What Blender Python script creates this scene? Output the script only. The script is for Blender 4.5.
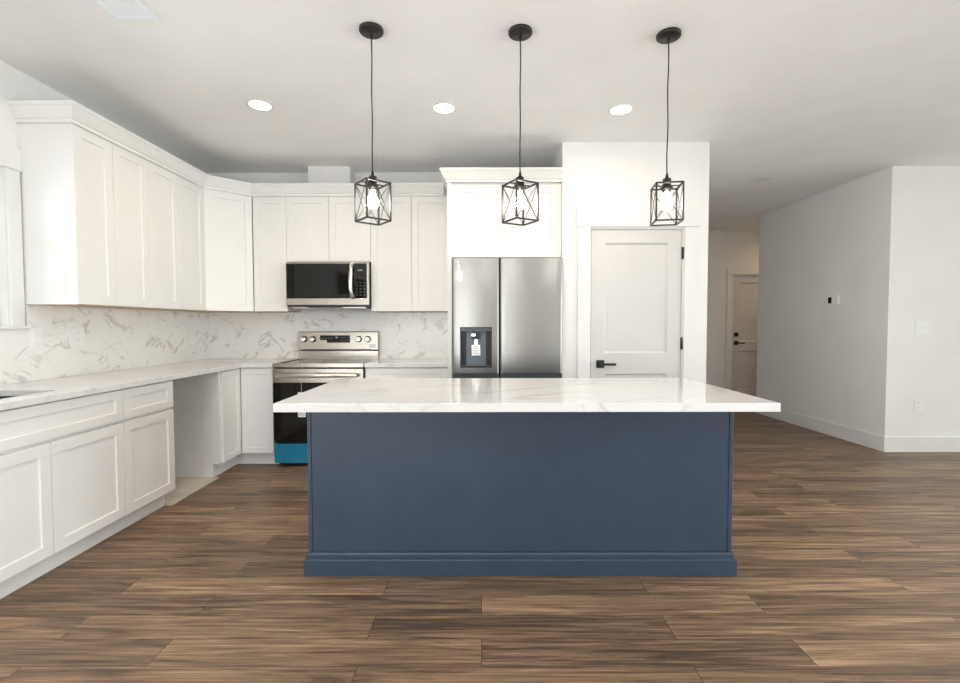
import bpy, bmesh, math, random
from mathutils import Vector, Matrix

for o in list(bpy.data.objects):
    bpy.data.objects.remove(o, do_unlink=True)
scene = bpy.context.scene
COL = scene.collection
PI = math.pi

# ------------------------------------------------------------------ camera
cam_data = bpy.data.cameras.new('camera')
cam = bpy.data.objects.new('camera', cam_data)
COL.objects.link(cam)
cam_data.sensor_fit = 'HORIZONTAL'
cam_data.sensor_width = 36.0
cam_data.lens = 472.877 / 960 * 36.0
cam_data.clip_start = 0.05
cam_data.clip_end = 200
_R = Vector((0.99999574, 0.00244337, -0.001599))
_U = Vector((0.00151151, 0.03539645, 0.99937221))
_F = Vector((-0.00249843, 0.99937036, -0.03539261))
M = Matrix.Identity(4)
for i in range(3):
    M[i][0] = _R[i]; M[i][1] = _U[i]; M[i][2] = -_F[i]
M[2][3] = 1.2395
cam.matrix_world = M
scene.camera = cam

# ------------------------------------------------------------------ world, exposure, daylight
vs = scene.view_settings
vs.view_transform = 'Standard'
vs.look = 'None'
vs.gamma = 1.0
vs.use_curve_mapping = False
vs.exposure = 0.1
world = bpy.data.worlds.new('world')
scene.world = world
world.use_nodes = True
bg = world.node_tree.nodes['Background']
bg.inputs['Color'].default_value = (0.93, 0.97, 1.0, 1)
bg.inputs['Strength'].default_value = 1.2


def area_light(name, loc, target, sx, sy, power, color):
    ld = bpy.data.lights.new(name, 'AREA')
    ld.shape = 'RECTANGLE'
    ld.size = sx; ld.size_y = sy
    ld.energy = power
    ld.color = color
    o = bpy.data.objects.new(name, ld)
    COL.objects.link(o)
    o.location = loc
    d = Vector(target) - Vector(loc)
    o.rotation_euler = d.to_track_quat('-Z', 'Y').to_euler()
    return o


DAY = (0.93, 0.97, 1.0)
# daylight just outside each window of the living room behind the camera, and outside the sink window
REAR_WINDOWS = [(-2.4, -0.3, 0.35, 2.35), (2.3, 4.3, 0.35, 2.35), (5.2, 7.0, 0.35, 2.35)]
for k, (a, b, c, d) in enumerate(REAR_WINDOWS):
    area_light('daylight_rear', ((a + b) / 2, -3.72, (c + d) / 2), ((a + b) / 2, 0, (c + d) / 2 + 3.6),
               b - a, d - c, (105, 22, 10)[k], DAY)
# unseen side windows added for fill: right wall, and left wall behind the camera
RIGHT_FILL_WINDOWS = [(-2.7, -0.5, 0.35, 2.35), (0.0, 1.8, 0.35, 2.35), (2.4, 4.2, 0.35, 2.35)]
LEFT_FILL_WINDOWS = [(-2.7, -0.3, 0.35, 2.35)]
for k, (a, b, c, d) in enumerate(RIGHT_FILL_WINDOWS):
    area_light('fill_daylight_right', (7.82, (a + b) / 2, (c + d) / 2), (0, (a + b) / 2, (c + d) / 2 + 0.6), b - a, d - c, (190, 190, 45)[k], DAY)
for k, (a, b, c, d) in enumerate(LEFT_FILL_WINDOWS):
    area_light('fill_daylight_left', (-2.95, (a + b) / 2, (c + d) / 2), (7, (a + b) / 2, (c + d) / 2 + 3.0), b - a, d - c, 205, DAY)
area_light('daylight_sink', (-2.98, 2.235, 1.75), (0, 2.235, 1.3), 0.9, 0.85, 13, DAY)

# ------------------------------------------------------------------ materials
MATS = {}


def nodes_of(name):
    m = bpy.data.materials.new(name)
    m.use_nodes = True
    nt = m.node_tree
    return m, nt, nt.nodes['Principled BSDF']


def N(nt, kind, **kw):
    n = nt.nodes.new(kind)
    for k, v in kw.items():
        setattr(n, k, v)
    return n


def plain(name, col, rough=0.5, metal=0.0, emit=None, strength=0.0, coat=0.0, spec=0.5, var=0.02, scale=3.0):
    """procedural paint: a slight broad colour variation and roughness mottling"""
    m, nt, b = nodes_of(name)
    b.inputs['Roughness'].default_value = rough
    b.inputs['Metallic'].default_value = metal
    b.inputs['Specular IOR Level'].default_value = spec
    b.inputs['Coat Weight'].default_value = coat
    b.inputs['Coat Roughness'].default_value = 0.08
    tc = N(nt, 'ShaderNodeTexCoord')
    no = N(nt, 'ShaderNodeTexNoise')
    no.inputs['Scale'].default_value = scale
    no.inputs['Detail'].default_value = 2
    nt.links.new(tc.outputs['Object'], no.inputs['Vector'])
    r = N(nt, 'ShaderNodeValToRGB')
    r.color_ramp.elements[0].position = 0.3
    r.color_ramp.elements[1].position = 0.7
    r.color_ramp.elements[0].color = tuple(c * (1 - var) for c in col) + (1,)
    r.color_ramp.elements[1].color = tuple(min(1, c * (1 + var)) for c in col) + (1,)
    nt.links.new(no.outputs['Fac'], r.inputs['Fac'])
    nt.links.new(r.outputs['Color'], b.inputs['Base Color'])
    if emit:
        b.inputs['Emission Color'].default_value = emit + (1,)
        b.inputs['Emission Strength'].default_value = strength
    MATS[name] = m
    return m


def steel(name, col=(0.60, 0.59, 0.575), rough=0.27, axis='Z'):
    m, nt, b = nodes_of(name)
    b.inputs['Metallic'].default_value = 1.0
    tc = N(nt, 'ShaderNodeTexCoord')
    mp = N(nt, 'ShaderNodeMapping')
    mp.inputs['Scale'].default_value = (160, 160, 1.5) if axis == 'Z' else (1.5, 160, 160)
    no = N(nt, 'ShaderNodeTexNoise')
    no.inputs['Scale'].default_value = 1.0
    no.inputs['Detail'].default_value = 2
    nt.links.new(tc.outputs['Object'], mp.inputs['Vector'])
    nt.links.new(mp.outputs['Vector'], no.inputs['Vector'])
    mr = N(nt, 'ShaderNodeMapRange')
    mr.inputs['To Min'].default_value = rough - 0.008
    mr.inputs['To Max'].default_value = rough + 0.008
    nt.links.new(no.outputs['Fac'], mr.inputs['Value'])
    nt.links.new(mr.outputs['Result'], b.inputs['Roughness'])
    b.inputs['Base Color'].default_value = col + (1,)
    MATS[name] = m
    return m


def marble(name, base, vein, scale, rot, width, amount, rough=0.12, stretch=(1, 1, 1), mask=(0.45, 0.62)):
    """white stone with thin broken veins: ridges of a warped noise, gated by a second noise"""
    m, nt, b = nodes_of(name)
    b.inputs['Roughness'].default_value = rough
    tc = N(nt, 'ShaderNodeTexCoord')
    mp = N(nt, 'ShaderNodeMapping', vector_type='TEXTURE')
    mp.inputs['Rotation'].default_value = rot
    mp.inputs['Scale'].default_value = tuple(1 / q for q in stretch)
    nt.links.new(tc.outputs['Object'], mp.inputs['Vector'])
    def ridge(sc, w, dist, off):
        a = N(nt, 'ShaderNodeVectorMath', operation='ADD')
        a.inputs[1].default_value = off
        nt.links.new(mp.outputs['Vector'], a.inputs[0])
        no = N(nt, 'ShaderNodeTexNoise')
        no.inputs['Scale'].default_value = sc
        no.inputs['Detail'].default_value = 3
        no.inputs['Roughness'].default_value = 0.45
        no.inputs['Distortion'].default_value = dist
        nt.links.new(a.outputs[0], no.inputs['Vector'])
        s = N(nt, 'ShaderNodeMath', operation='SUBTRACT'); s.inputs[1].default_value = 0.5
        nt.links.new(no.outputs['Fac'], s.inputs[0])
        ab = N(nt, 'ShaderNodeMath', operation='ABSOLUTE')
        nt.links.new(s.outputs[0], ab.inputs[0])
        mr = N(nt, 'ShaderNodeMapRange')
        mr.interpolation_type = 'SMOOTHSTEP'
        mr.inputs['From Min'].default_value = 0.0
        mr.inputs['From Max'].default_value = w
        mr.inputs['To Min'].default_value = 1.0
        mr.inputs['To Max'].default_value = 0.0
        nt.links.new(ab.outputs[0], mr.inputs['Value'])
        g = N(nt, 'ShaderNodeTexNoise')
        g.inputs['Scale'].default_value = sc * 1.1
        g.inputs['Detail'].default_value = 1
        a2 = N(nt, 'ShaderNodeVectorMath', operation='ADD')
        a2.inputs[1].default_value = (off[0] + 7.3, off[1] + 3.1, off[2] + 5.7)
        nt.links.new(mp.outputs['Vector'], a2.inputs[0])
        nt.links.new(a2.outputs[0], g.inputs['Vector'])
        gm = N(nt, 'ShaderNodeMapRange')
        gm.interpolation_type = 'SMOOTHSTEP'
        gm.inputs['From Min'].default_value = mask[0]
        gm.inputs['From Max'].default_value = mask[1]
        nt.links.new(g.outputs['Fac'], gm.inputs['Value'])
        mu = N(nt, 'ShaderNodeMath', operation='MULTIPLY')
        nt.links.new(mr.outputs['Result'], mu.inputs[0])
        nt.links.new(gm.outputs['Result'], mu.inputs[1])
        return mu
    r1 = ridge(scale, width, 0.5, (0, 0, 0))
    r2 = ridge(scale * 1.9, width * 1.3, 0.8, (11, 4, 9))
    h = N(nt, 'ShaderNodeMath', operation='MULTIPLY'); h.inputs[1].default_value = 0.6
    nt.links.new(r2.outputs[0], h.inputs[0])
    mx = N(nt, 'ShaderNodeMath', operation='MAXIMUM')
    nt.links.new(r1.outputs[0], mx.inputs[0]); nt.links.new(h.outputs[0], mx.inputs[1])
    am = N(nt, 'ShaderNodeMath', operation='MULTIPLY'); am.inputs[1].default_value = amount
    nt.links.new(mx.outputs[0], am.inputs[0])
    mix = N(nt, 'ShaderNodeMix', data_type='RGBA')
    mix.inputs['A'].default_value = base + (1,)
    mix.inputs['B'].default_value = vein + (1,)
    nt.links.new(am.outputs[0], mix.inputs['Factor'])
    nt.links.new(mix.outputs['Result'], b.inputs['Base Color'])
    MATS[name] = m
    return m


def wall_marble(name, base, vein):
    """white marble slab: short diagonal grey veins in two leanings, each a warped stripe that comes and goes"""
    m, nt, b = nodes_of(name)
    b.inputs['Roughness'].default_value = 0.22
    L = nt.links
    def math(op, a, c):
        n = N(nt, 'ShaderNodeMath', operation=op)
        for k, v in enumerate((a, c)):
            if isinstance(v, (int, float)): n.inputs[k].default_value = v
            elif v is not None: L.new(v, n.inputs[k])
        return n.outputs[0]
    tc = N(nt, 'ShaderNodeTexCoord')
    sp = N(nt, 'ShaderNodeSeparateXYZ'); L.new(tc.outputs['Object'], sp.inputs[0])
    u = math('ADD', sp.outputs['X'], sp.outputs['Y'])
    cb = N(nt, 'ShaderNodeCombineXYZ'); L.new(u, cb.inputs['X']); L.new(sp.outputs['Z'], cb.inputs['Y'])
    def noise(vec, sc, det, off):
        a = N(nt, 'ShaderNodeVectorMath', operation='ADD'); a.inputs[1].default_value = off
        L.new(vec, a.inputs[0])
        no = N(nt, 'ShaderNodeTexNoise'); no.inputs['Scale'].default_value = sc; no.inputs['Detail'].default_value = det
        no.inputs['Roughness'].default_value = 0.5
        L.new(a.outputs[0], no.inputs['Vector'])
        return no.outputs['Fac']
    def smooth(v, a, c, lo=0.0, hi=1.0):
        mr = N(nt, 'ShaderNodeMapRange'); mr.interpolation_type = 'SMOOTHSTEP'
        mr.inputs['From Min'].default_value = a; mr.inputs['From Max'].default_value = c
        mr.inputs['To Min'].default_value = lo; mr.inputs['To Max'].default_value = hi
        L.new(v, mr.inputs['Value'])
        return mr.outputs['Result']
    total = None
    for ang, off, gain, wid in ((0.72, (3, 1, 0), 1.0, 0.026), (-0.66, (8, 5, 2), 0.9, 0.024), (0.2, (1, 9, 4), 0.5, 0.014)):
        mp = N(nt, 'ShaderNodeMapping', vector_type='TEXTURE'); mp.inputs['Rotation'].default_value = (0, 0, ang); mp.inputs['Scale'].default_value = (1 / 1.9, 1 / 6.5, 1)
        L.new(cb.outputs[0], mp.inputs['Vector'])
        ridge = smooth(math('ABSOLUTE', math('SUBTRACT', noise(mp.outputs[0], 1.0, 3.5, off), 0.5), None), 0.0, wid, 1.0, 0.0)
        gate = smooth(noise(cb.outputs[0], 5.0, 1, (off[1] + 4, off[0] + 2, off[2])), 0.50, 0.62)
        v = math('MULTIPLY', math('MULTIPLY', ridge, gate), gain)
        total = v if total is None else math('MAXIMUM', total, v)
    cloud = math('MULTIPLY', smooth(noise(cb.outputs[0], 2.2, 3, (5, 5, 5)), 0.5, 0.8), 0.16)
    f = math('MAXIMUM', math('MULTIPLY', total, 0.52), cloud)
    mix = N(nt, 'ShaderNodeMix', data_type='RGBA')
    mix.inputs['A'].default_value = base + (1,); mix.inputs['B'].default_value = vein + (1,)
    L.new(f, mix.inputs['Factor']); L.new(mix.outputs['Result'], b.inputs['Base Color'])
    MATS[name] = m
    return m


def plank_floor(name):
    m, nt, b = nodes_of(name)
    tc = N(nt, 'ShaderNodeTexCoord')
    br = N(nt, 'ShaderNodeTexBrick')
    br.offset = 0.37
    br.offset_frequency = 2
    br.squash = 1.0
    br.inputs['Scale'].default_value = 1.0
    br.inputs['Brick Width'].default_value = 1.22
    br.inputs['Row Height'].default_value = 0.152
    br.inputs['Mortar Size'].default_value = 0.0012
    br.inputs['Mortar Smooth'].default_value = 0.2
    br.inputs['Bias'].default_value = 0.0
    br.inputs['Color1'].default_value = (0, 0, 0, 1)
    br.inputs['Color2'].default_value = (1, 1, 1, 1)
    br.inputs['Mortar'].default_value = (0.5, 0.5, 0.5, 1)
    nt.links.new(tc.outputs['Object'], br.inputs['Vector'])
    # each plank reads its own piece of grain
    cmb = N(nt, 'ShaderNodeCombineXYZ')
    m1 = N(nt, 'ShaderNodeMath', operation='MULTIPLY'); m1.inputs[1].default_value = 37.0
    nt.links.new(br.outputs['Color'], m1.inputs[0])
    nt.links.new(m1.outputs[0], cmb.inputs['X']); nt.links.new(m1.outputs[0], cmb.inputs['Z'])
    ad = N(nt, 'ShaderNodeVectorMath', operation='ADD')
    nt.links.new(tc.outputs['Object'], ad.inputs[0]); nt.links.new(cmb.outputs[0], ad.inputs[1])
    def grain(sx, sy, detail, dist):
        mp = N(nt, 'ShaderNodeMapping'); mp.inputs['Scale'].default_value = (sx, sy, 1)
        nt.links.new(ad.outputs[0], mp.inputs['Vector'])
        no = N(nt, 'ShaderNodeTexNoise'); no.inputs['Scale'].default_value = 1.0
        no.inputs['Detail'].default_value = detail; no.inputs['Distortion'].default_value = dist
        no.inputs['Roughness'].default_value = 0.62
        nt.links.new(mp.outputs['Vector'], no.inputs['Vector'])
        return no
    g1 = grain(1.3, 15, 6, 1.3)
    g2 = grain(2.6, 80, 6, 0.5)
    def mul(a, k):
        x = N(nt, 'ShaderNodeMath', operation='MULTIPLY'); x.inputs[1].default_value = k
        nt.links.new(a, x.inputs[0]); return x.outputs[0]
    def add(a, c):
        x = N(nt, 'ShaderNodeMath', operation='ADD')
        nt.links.new(a, x.inputs[0]); nt.links.new(c, x.inputs[1]); return x.outputs[0]
    v = add(add(mul(g1.outputs['Fac'], 0.66), mul(g2.outputs['Fac'], 0.64)), mul(br.outputs['Color'], 0.12))
    ramp = N(nt, 'ShaderNodeValToRGB')
    e = ramp.color_ramp.elements
    e[0].position = 0.45; e[0].color = (0.042, 0.028, 0.021, 1)
    e[1].position = 0.95; e[1].color = (0.47, 0.30, 0.18, 1)
    x = e.new(0.60); x.color = (0.104, 0.065, 0.041, 1)
    x = e.new(0.75); x.color = (0.228, 0.142, 0.084, 1)
    nt.links.new(v, ramp.inputs['Fac'])
    mix = N(nt, 'ShaderNodeMix', data_type='RGBA')
    mix.inputs['B'].default_value = (0.030, 0.019, 0.013, 1)
    nt.links.new(br.outputs['Fac'], mix.inputs['Factor'])
    nt.links.new(ramp.outputs['Color'], mix.inputs['A'])
    nt.links.new(mix.outputs['Result'], b.inputs['Base Color'])
    mr = N(nt, 'ShaderNodeMapRange')
    mr.inputs['To Min'].default_value = 0.34; mr.inputs['To Max'].default_value = 0.52
    nt.links.new(g1.outputs['Fac'], mr.inputs['Value'])
    nt.links.new(mr.outputs['Result'], b.inputs['Roughness'])
    bp = N(nt, 'ShaderNodeBump'); bp.inputs['Strength'].default_value = 0.12; bp.inputs['Distance'].default_value = 0.002
    nt.links.new(g2.outputs['Fac'], bp.inputs['Height'])
    nt.links.new(bp.outputs['Normal'], b.inputs['Normal'])
    MATS[name] = m
    return m


def wood(name, c1, c2):
    m, nt, b = nodes_of(name)
    tc = N(nt, 'ShaderNodeTexCoord')
    mp = N(nt, 'ShaderNodeMapping'); mp.inputs['Scale'].default_value = (30, 2, 30)
    no = N(nt, 'ShaderNodeTexNoise'); no.inputs['Scale'].default_value = 1.0; no.inputs['Detail'].default_value = 4
    r = N(nt, 'ShaderNodeValToRGB')
    r.color_ramp.elements[0].position = 0.3; r.color_ramp.elements[1].position = 0.7
    r.color_ramp.elements[0].color = c1 + (1,); r.color_ramp.elements[1].color = c2 + (1,)
    nt.links.new(tc.outputs['Object'], mp.inputs['Vector']); nt.links.new(mp.outputs['Vector'], no.inputs['Vector'])
    nt.links.new(no.outputs['Fac'], r.inputs['Fac']); nt.links.new(r.outputs['Color'], b.inputs['Base Color'])
    b.inputs['Roughness'].default_value = 0.5
    MATS[name] = m
    return m


def pane_glass(name):
    m = bpy.data.materials.new(name); m.use_nodes = True
    nt = m.node_tree; nt.nodes.clear()
    out = N(nt, 'ShaderNodeOutputMaterial')
    tr = N(nt, 'ShaderNodeBsdfTransparent'); tr.inputs['Color'].default_value = (0.96, 0.98, 0.97, 1)
    gl = N(nt, 'ShaderNodeBsdfGlossy'); gl.inputs['Roughness'].default_value = 0.02
    fr = N(nt, 'ShaderNodeFresnel'); fr.inputs['IOR'].default_value = 1.45
    mx = N(nt, 'ShaderNodeMixShader')
    nt.links.new(fr.outputs[0], mx.inputs[0]); nt.links.new(tr.outputs[0], mx.inputs[1]); nt.links.new(gl.outputs[0], mx.inputs[2])
    nt.links.new(mx.outputs[0], out.inputs['Surface'])
    MATS[name] = m
    return m


plain('wall_paint', (0.82, 0.805, 0.785), 0.85, spec=0.2)
plain('ceiling_paint', (0.93, 0.928, 0.92), 0.9, spec=0.15)
plain('trim_paint', (0.79, 0.78, 0.765), 0.4)
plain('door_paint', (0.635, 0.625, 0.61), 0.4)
plain('cabinet_paint', (0.81, 0.80, 0.78), 0.38)
plain('cabinet_inside', (0.80, 0.79, 0.76), 0.5)
plain('navy_paint', (0.030, 0.050, 0.084), 0.38, var=0.08, scale=6)
plain('black_metal', (0.012, 0.011, 0.010), 0.4)
plain('bronze_metal', (0.022, 0.019, 0.016), 0.42, metal=0.3)
plain('black_glass', (0.006, 0.0055, 0.005), 0.05, spec=0.32)
plain('dark_plastic', (0.02, 0.02, 0.022), 0.45)
plain('slate_plastic', (0.12, 0.14, 0.18), 0.35)
plain('strip_grey', (0.055, 0.06, 0.07), 0.3)
plain('white_plastic', (0.84, 0.84, 0.82), 0.35)
plain('white_paper', (0.86, 0.86, 0.85), 0.7)
plain('grey_ink', (0.36, 0.36, 0.36), 0.7)
plain('black_ink', (0.03, 0.03, 0.03), 0.7)
plain('vent_white', (0.88, 0.92, 0.95), 0.4)
plain('dim_ink', (0.16, 0.17, 0.19), 0.5)
plain('light_ink', (0.45, 0.47, 0.50), 0.5)
plain('blue_film', (0.012, 0.19, 0.33), 0.22, var=0.12, scale=9)
plain('subfloor_board', (0.60, 0.545, 0.48), 0.85, var=0.12, scale=6)
plain('lamp_lens', (0.9, 0.88, 0.84), 0.5, emit=(1.0, 0.93, 0.82), strength=6.0)
plain('bulb_glow', (0.95, 0.95, 0.95), 0.3, emit=(1.0, 0.98, 0.95), strength=70.0)
plain('lens_off', (0.80, 0.79, 0.77), 0.5)
steel('steel', (0.285, 0.273, 0.256), 0.31)
steel('satin_steel', (0.82, 0.80, 0.78), 0.36, 'X')
steel('steel_warm', (0.42, 0.38, 0.33), 0.26, 'X')
steel('steel_bright', (0.80, 0.80, 0.80), 0.16, 'X')
marble('quartz_top', (0.70, 0.695, 0.69), (0.42, 0.36, 0.31), 1.25, (0, 0, 0.45), 0.022, 0.44, rough=0.10, stretch=(0.7, 2.4, 1), mask=(0.40, 0.65))
wall_marble('marble_wall', (0.84, 0.825, 0.80), (0.36, 0.325, 0.30))
plank_floor('plank_floor')
wood('raw_maple', (0.55, 0.33, 0.15), (0.66, 0.43, 0.22))
pane_glass('pane_glass')

# ------------------------------------------------------------------ mesh helpers


class MB:
    """collects shapes into one mesh"""
    def __init__(self):
        self.bm = bmesh.new()

    def face(self, pts):
        try:
            return self.bm.faces.new([self.bm.verts.new(p) for p in pts])
        except ValueError:
            return None

    def box(self, x0, x1, y0, y1, z0, z1):
        v = [self.bm.verts.new(p) for p in ((x0, y0, z0), (x1, y0, z0), (x1, y1, z0), (x0, y1, z0),
                                            (x0, y0, z1), (x1, y0, z1), (x1, y1, z1), (x0, y1, z1))]
        for f in ((3, 2, 1, 0), (4, 5, 6, 7), (0, 1, 5, 4), (1, 2, 6, 5), (2, 3, 7, 6), (3, 0, 4, 7)):
            self.bm.faces.new([v[i] for i in f])
        return self

    def prism(self, poly, axis, a, b):
        """poly: 2D points; axis the extrusion axis. X: (y,z)  Y: (x,z)  Z: (x,y)"""
        def P(p, t):
            return {'X': (t, p[0], p[1]), 'Y': (p[0], t, p[1]), 'Z': (p[0], p[1], t)}[axis]
        lo = [self.bm.verts.new(P(p, a)) for p in poly]
        hi = [self.bm.verts.new(P(p, b)) for p in poly]
        self.bm.faces.new(lo); self.bm.faces.new(hi[::-1])
        n = len(poly)
        for i in range(n):
            j = (i + 1) % n
            self.bm.faces.new((lo[i], hi[i], hi[j], lo[j]))
        return self

    def bar(self, p, q, w, sides=4, rot=PI / 4):
        """straight bar of square or round section from p to q; w is the radius"""
        p = Vector(p); q = Vector(q)
        d = (q - p).normalized()
        up = Vector((0, 0, 1)) if abs(d.z) < 0.95 else Vector((1, 0, 0))
        a = d.cross(up).normalized(); b = a.cross(d).normalized()
        ra, rb = [], []
        for k in range(sides):
            t = rot + 2 * PI * k / sides
            o = a * (w * math.cos(t)) + b * (w * math.sin(t))
            ra.append(self.bm.verts.new(p + o)); rb.append(self.bm.verts.new(q + o))
        for k in range(sides):
            j = (k + 1) % sides
            self.bm.faces.new((ra[k], ra[j], rb[j], rb[k]))
        self.bm.faces.new(ra[::-1]); self.bm.faces.new(rb)
        return self

    def tube(self, pts, r, sides=10):
        pts = [Vector(p) for p in pts]
        rings = []
        for i, p in enumerate(pts):
            d = (pts[min(i + 1, len(pts) - 1)] - pts[max(i - 1, 0)]).normalized()
            up = Vector((0, 0, 1)) if abs(d.z) < 0.95 else Vector((1, 0, 0))
            a = d.cross(up).normalized(); b = a.cross(d).normalized()
            rr = r[i] if isinstance(r, (list, tuple)) else r
            rings.append([self.bm.verts.new(p + a * rr * math.cos(2 * PI * k / sides) + b * rr * math.sin(2 * PI * k / sides)) for k in range(sides)])
        for A, B in zip(rings, rings[1:]):
            for k in range(sides):
                j = (k + 1) % sides
                f = self.bm.faces.new((A[k], A[j], B[j], B[k])); f.smooth = True
        self.bm.faces.new(rings[0][::-1]); self.bm.faces.new(rings[-1])
        return self

    def lathe(self, prof, c=(0, 0, 0), sides=28, axis='Z', smooth=True, caps=True):
        """prof: (radius, height) pairs"""
        def P(r, h, t):
            u, v = r * math.cos(t), r * math.sin(t)
            if axis == 'Z': return (c[0] + u, c[1] + v, c[2] + h)
            if axis == 'Y': return (c[0] + u, c[1] + h, c[2] + v)
            return (c[0] + h, c[1] + u, c[2] + v)
        rings = []
        for r, h in prof:
            rings.append([self.bm.verts.new(P(max(r, 1e-5), h, 2 * PI * k / sides)) for k in range(sides)])
        for A, B in zip(rings, rings[1:]):
            for k in range(sides):
                j = (k + 1) % sides
                f = self.bm.faces.new((A[k], A[j], B[j], B[k])); f.smooth = smooth
        if not caps: return self
        self.bm.faces.new(rings[0][::-1]); self.bm.faces.new(rings[-1])
        return self

    def cells(self, us, vs, filled, P):
        """slab of grid cells with holes; P(u, v, side) gives a point, side 0 = front, 1 = back"""
        V = {}
        def g(i, j, s):
            if (i, j, s) not in V:
                V[(i, j, s)] = self.bm.verts.new(P(us[i], vs[j], s))
            return V[(i, j, s)]
        nu, nv = len(us) - 1, len(vs) - 1
        on = lambda i, j: 0 <= i < nu and 0 <= j < nv and filled(i, j)
        for i in range(nu):
            for j in range(nv):
                if not on(i, j): continue
                self.bm.faces.new([g(i, j, 0), g(i + 1, j, 0), g(i + 1, j + 1, 0), g(i, j + 1, 0)])
                self.bm.faces.new([g(i, j + 1, 1), g(i + 1, j + 1, 1), g(i + 1, j, 1), g(i, j, 1)])
                for (di, dj, a, b) in ((-1, 0, (i, j), (i, j + 1)), (1, 0, (i + 1, j), (i + 1, j + 1)),
                                       (0, -1, (i, j), (i + 1, j)), (0, 1, (i, j + 1), (i + 1, j + 1))):
                    if not on(i + di, j + dj):
                        self.bm.faces.new([g(*a, 0), g(*b, 0), g(*b, 1), g(*a, 1)])
        return self

    def shaker(self, x0, x1, z0, z1, y=0.0, t=0.02, rail=0.057, depth=0.0075, rail_v=None):
        """framed panel facing -Y with a recessed flat centre and a small chamfer"""
        rv = rail if rail_v is None else rail_v
        b = 0.0022
        R = lambda dx, dz, yy: [self.bm.verts.new(p) for p in ((x0 + dx, yy, z0 + dz), (x1 - dx, yy, z0 + dz), (x1 - dx, yy, z1 - dz), (x0 + dx, yy, z1 - dz))]
        back = R(0, 0, y + t); e0 = R(0, 0, y + 0.0015); e1 = R(0.0015, 0.0015, y)
        i0 = R(rail, rv, y); i1 = R(rail + b, rv + b, y + depth)
        for A, B in ((back, e0), (e0, e1), (e1, i0), (i0, i1)):
            for k in range(4):
                j = (k + 1) % 4
                self.bm.faces.new((A[k], A[j], B[j], B[k]))
        self.bm.faces.new(i1); self.bm.faces.new(back[::-1])
        return self

    def sweep(self, path, prof):
        """profile (outward offset, z) along a level path of (x, y); outward is to the right of travel"""
        n = len(path)
        rings = []
        for i, p in enumerate(path):
            p = Vector(p)
            ns = []
            for a, b in ((i - 1, i), (i, i + 1)):
                if 0 <= a and b < n:
                    d = (Vector(path[b]) - Vector(path[a])).normalized()
                    ns.append(Vector((d.y, -d.x)))
            if len(ns) == 1:
                m = ns[0]
            else:
                m = (ns[0] + ns[1]).normalized(); m = m / m.dot(ns[0])
            rings.append([self.bm.verts.new((p.x + m.x * o, p.y + m.y * o, z)) for o, z in prof])
        k = len(prof)
        for A, B in zip(rings, rings[1:]):
            for i in range(k):
                j = (i + 1) % k
                self.bm.faces.new((A[i], A[j], B[j], B[i]))
        self.bm.faces.new(rings[0]); self.bm.faces.new(rings[-1][::-1])
        return self

    def xform(self, mat):
        bmesh.ops.transform(self.bm, matrix=mat, verts=self.bm.verts)
        return self

    def build(self, name, mat, parent=None, bevel=0.0, seg=2):
        bmesh.ops.recalc_face_normals(self.bm, faces=self.bm.faces)
        me = bpy.data.meshes.new(name)
        self.bm.to_mesh(me); self.bm.free()
        me.materials.append(MATS[mat])
        o = bpy.data.objects.new(name, me)
        COL.objects.link(o)
        if parent: o.parent = parent
        if bevel:
            md = o.modifiers.new('bevel', 'BEVEL')
            md.width = bevel; md.segments = seg; md.limit_method = 'ANGLE'; md.angle_limit = 0.6
        return o


def tag(o, label, cat, group=None):
    o['label'] = label; o['category'] = cat
    if group: o['group'] = group
    return o


def thing(name, label, cat, loc=(0, 0, 0), rz=0.0, group=None):
    o = bpy.data.objects.new(name, None)
    o.empty_display_size = 0.1
    COL.objects.link(o)
    o.location = loc; o.rotation_euler = (0, 0, rz)
    return tag(o, label, cat, group)


def struct(o):
    o['kind'] = 'structure'
    return o


def copy_tree(o, parent=None):
    c = o.copy(); COL.objects.link(c); c.parent = parent
    for ch in list(o.children):
        copy_tree(ch, c)
    return c


# ------------------------------------------------------------------ setting
XL, YB, ZC = -2.724, 4.729, 2.744          # left wall, back wall, ceiling
XR, YR = 7.6, -3.5                          # far right wall and rear wall of the living room
FACE_Y = 4.57                               # wall facing the camera on the right
PY, PX0, PX1 = 3.962, 0.674, 1.888          # pantry box
HY = 7.75                                   # end wall of the hall
T = 0.12

struct(MB().box(XL - T, XR + T, YR - T, 10.0, -0.05, 0.0).build('floor', 'plank_floor'))
struct(MB().box(XL - T, XR + T, YR - T, 10.0, ZC, ZC + 0.05).build('ceiling', 'ceiling_paint'))

# left wall with the window over the sink
WY0, WY1, WZ0, WZ1 = 1.75, 2.722, 1.237, 2.141
LA, LB, LC, LD = LEFT_FILL_WINDOWS[0]
ys = [YR - T, LA, LB, WY0, WY1, YB + T]; zs = [0, LC, WZ0, WZ1, LD, ZC]
struct(MB().cells(ys, zs, lambda i, j: not ((i == 3 and j == 2) or (i == 1 and j in (1, 2, 3))),
                  lambda u, v, s: (XL - T * s, u, v)).build('wall_left', 'wall_paint'))
struct(MB().box(XL, PX1 - 0.1, YB, YB + T, 0, ZC).build('wall_back', 'wall_paint'))
struct(MB().box(-1.645, -1.245, 4.545, YB, 2.4385, ZC).build('wall_chase', 'wall_paint'))

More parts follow.
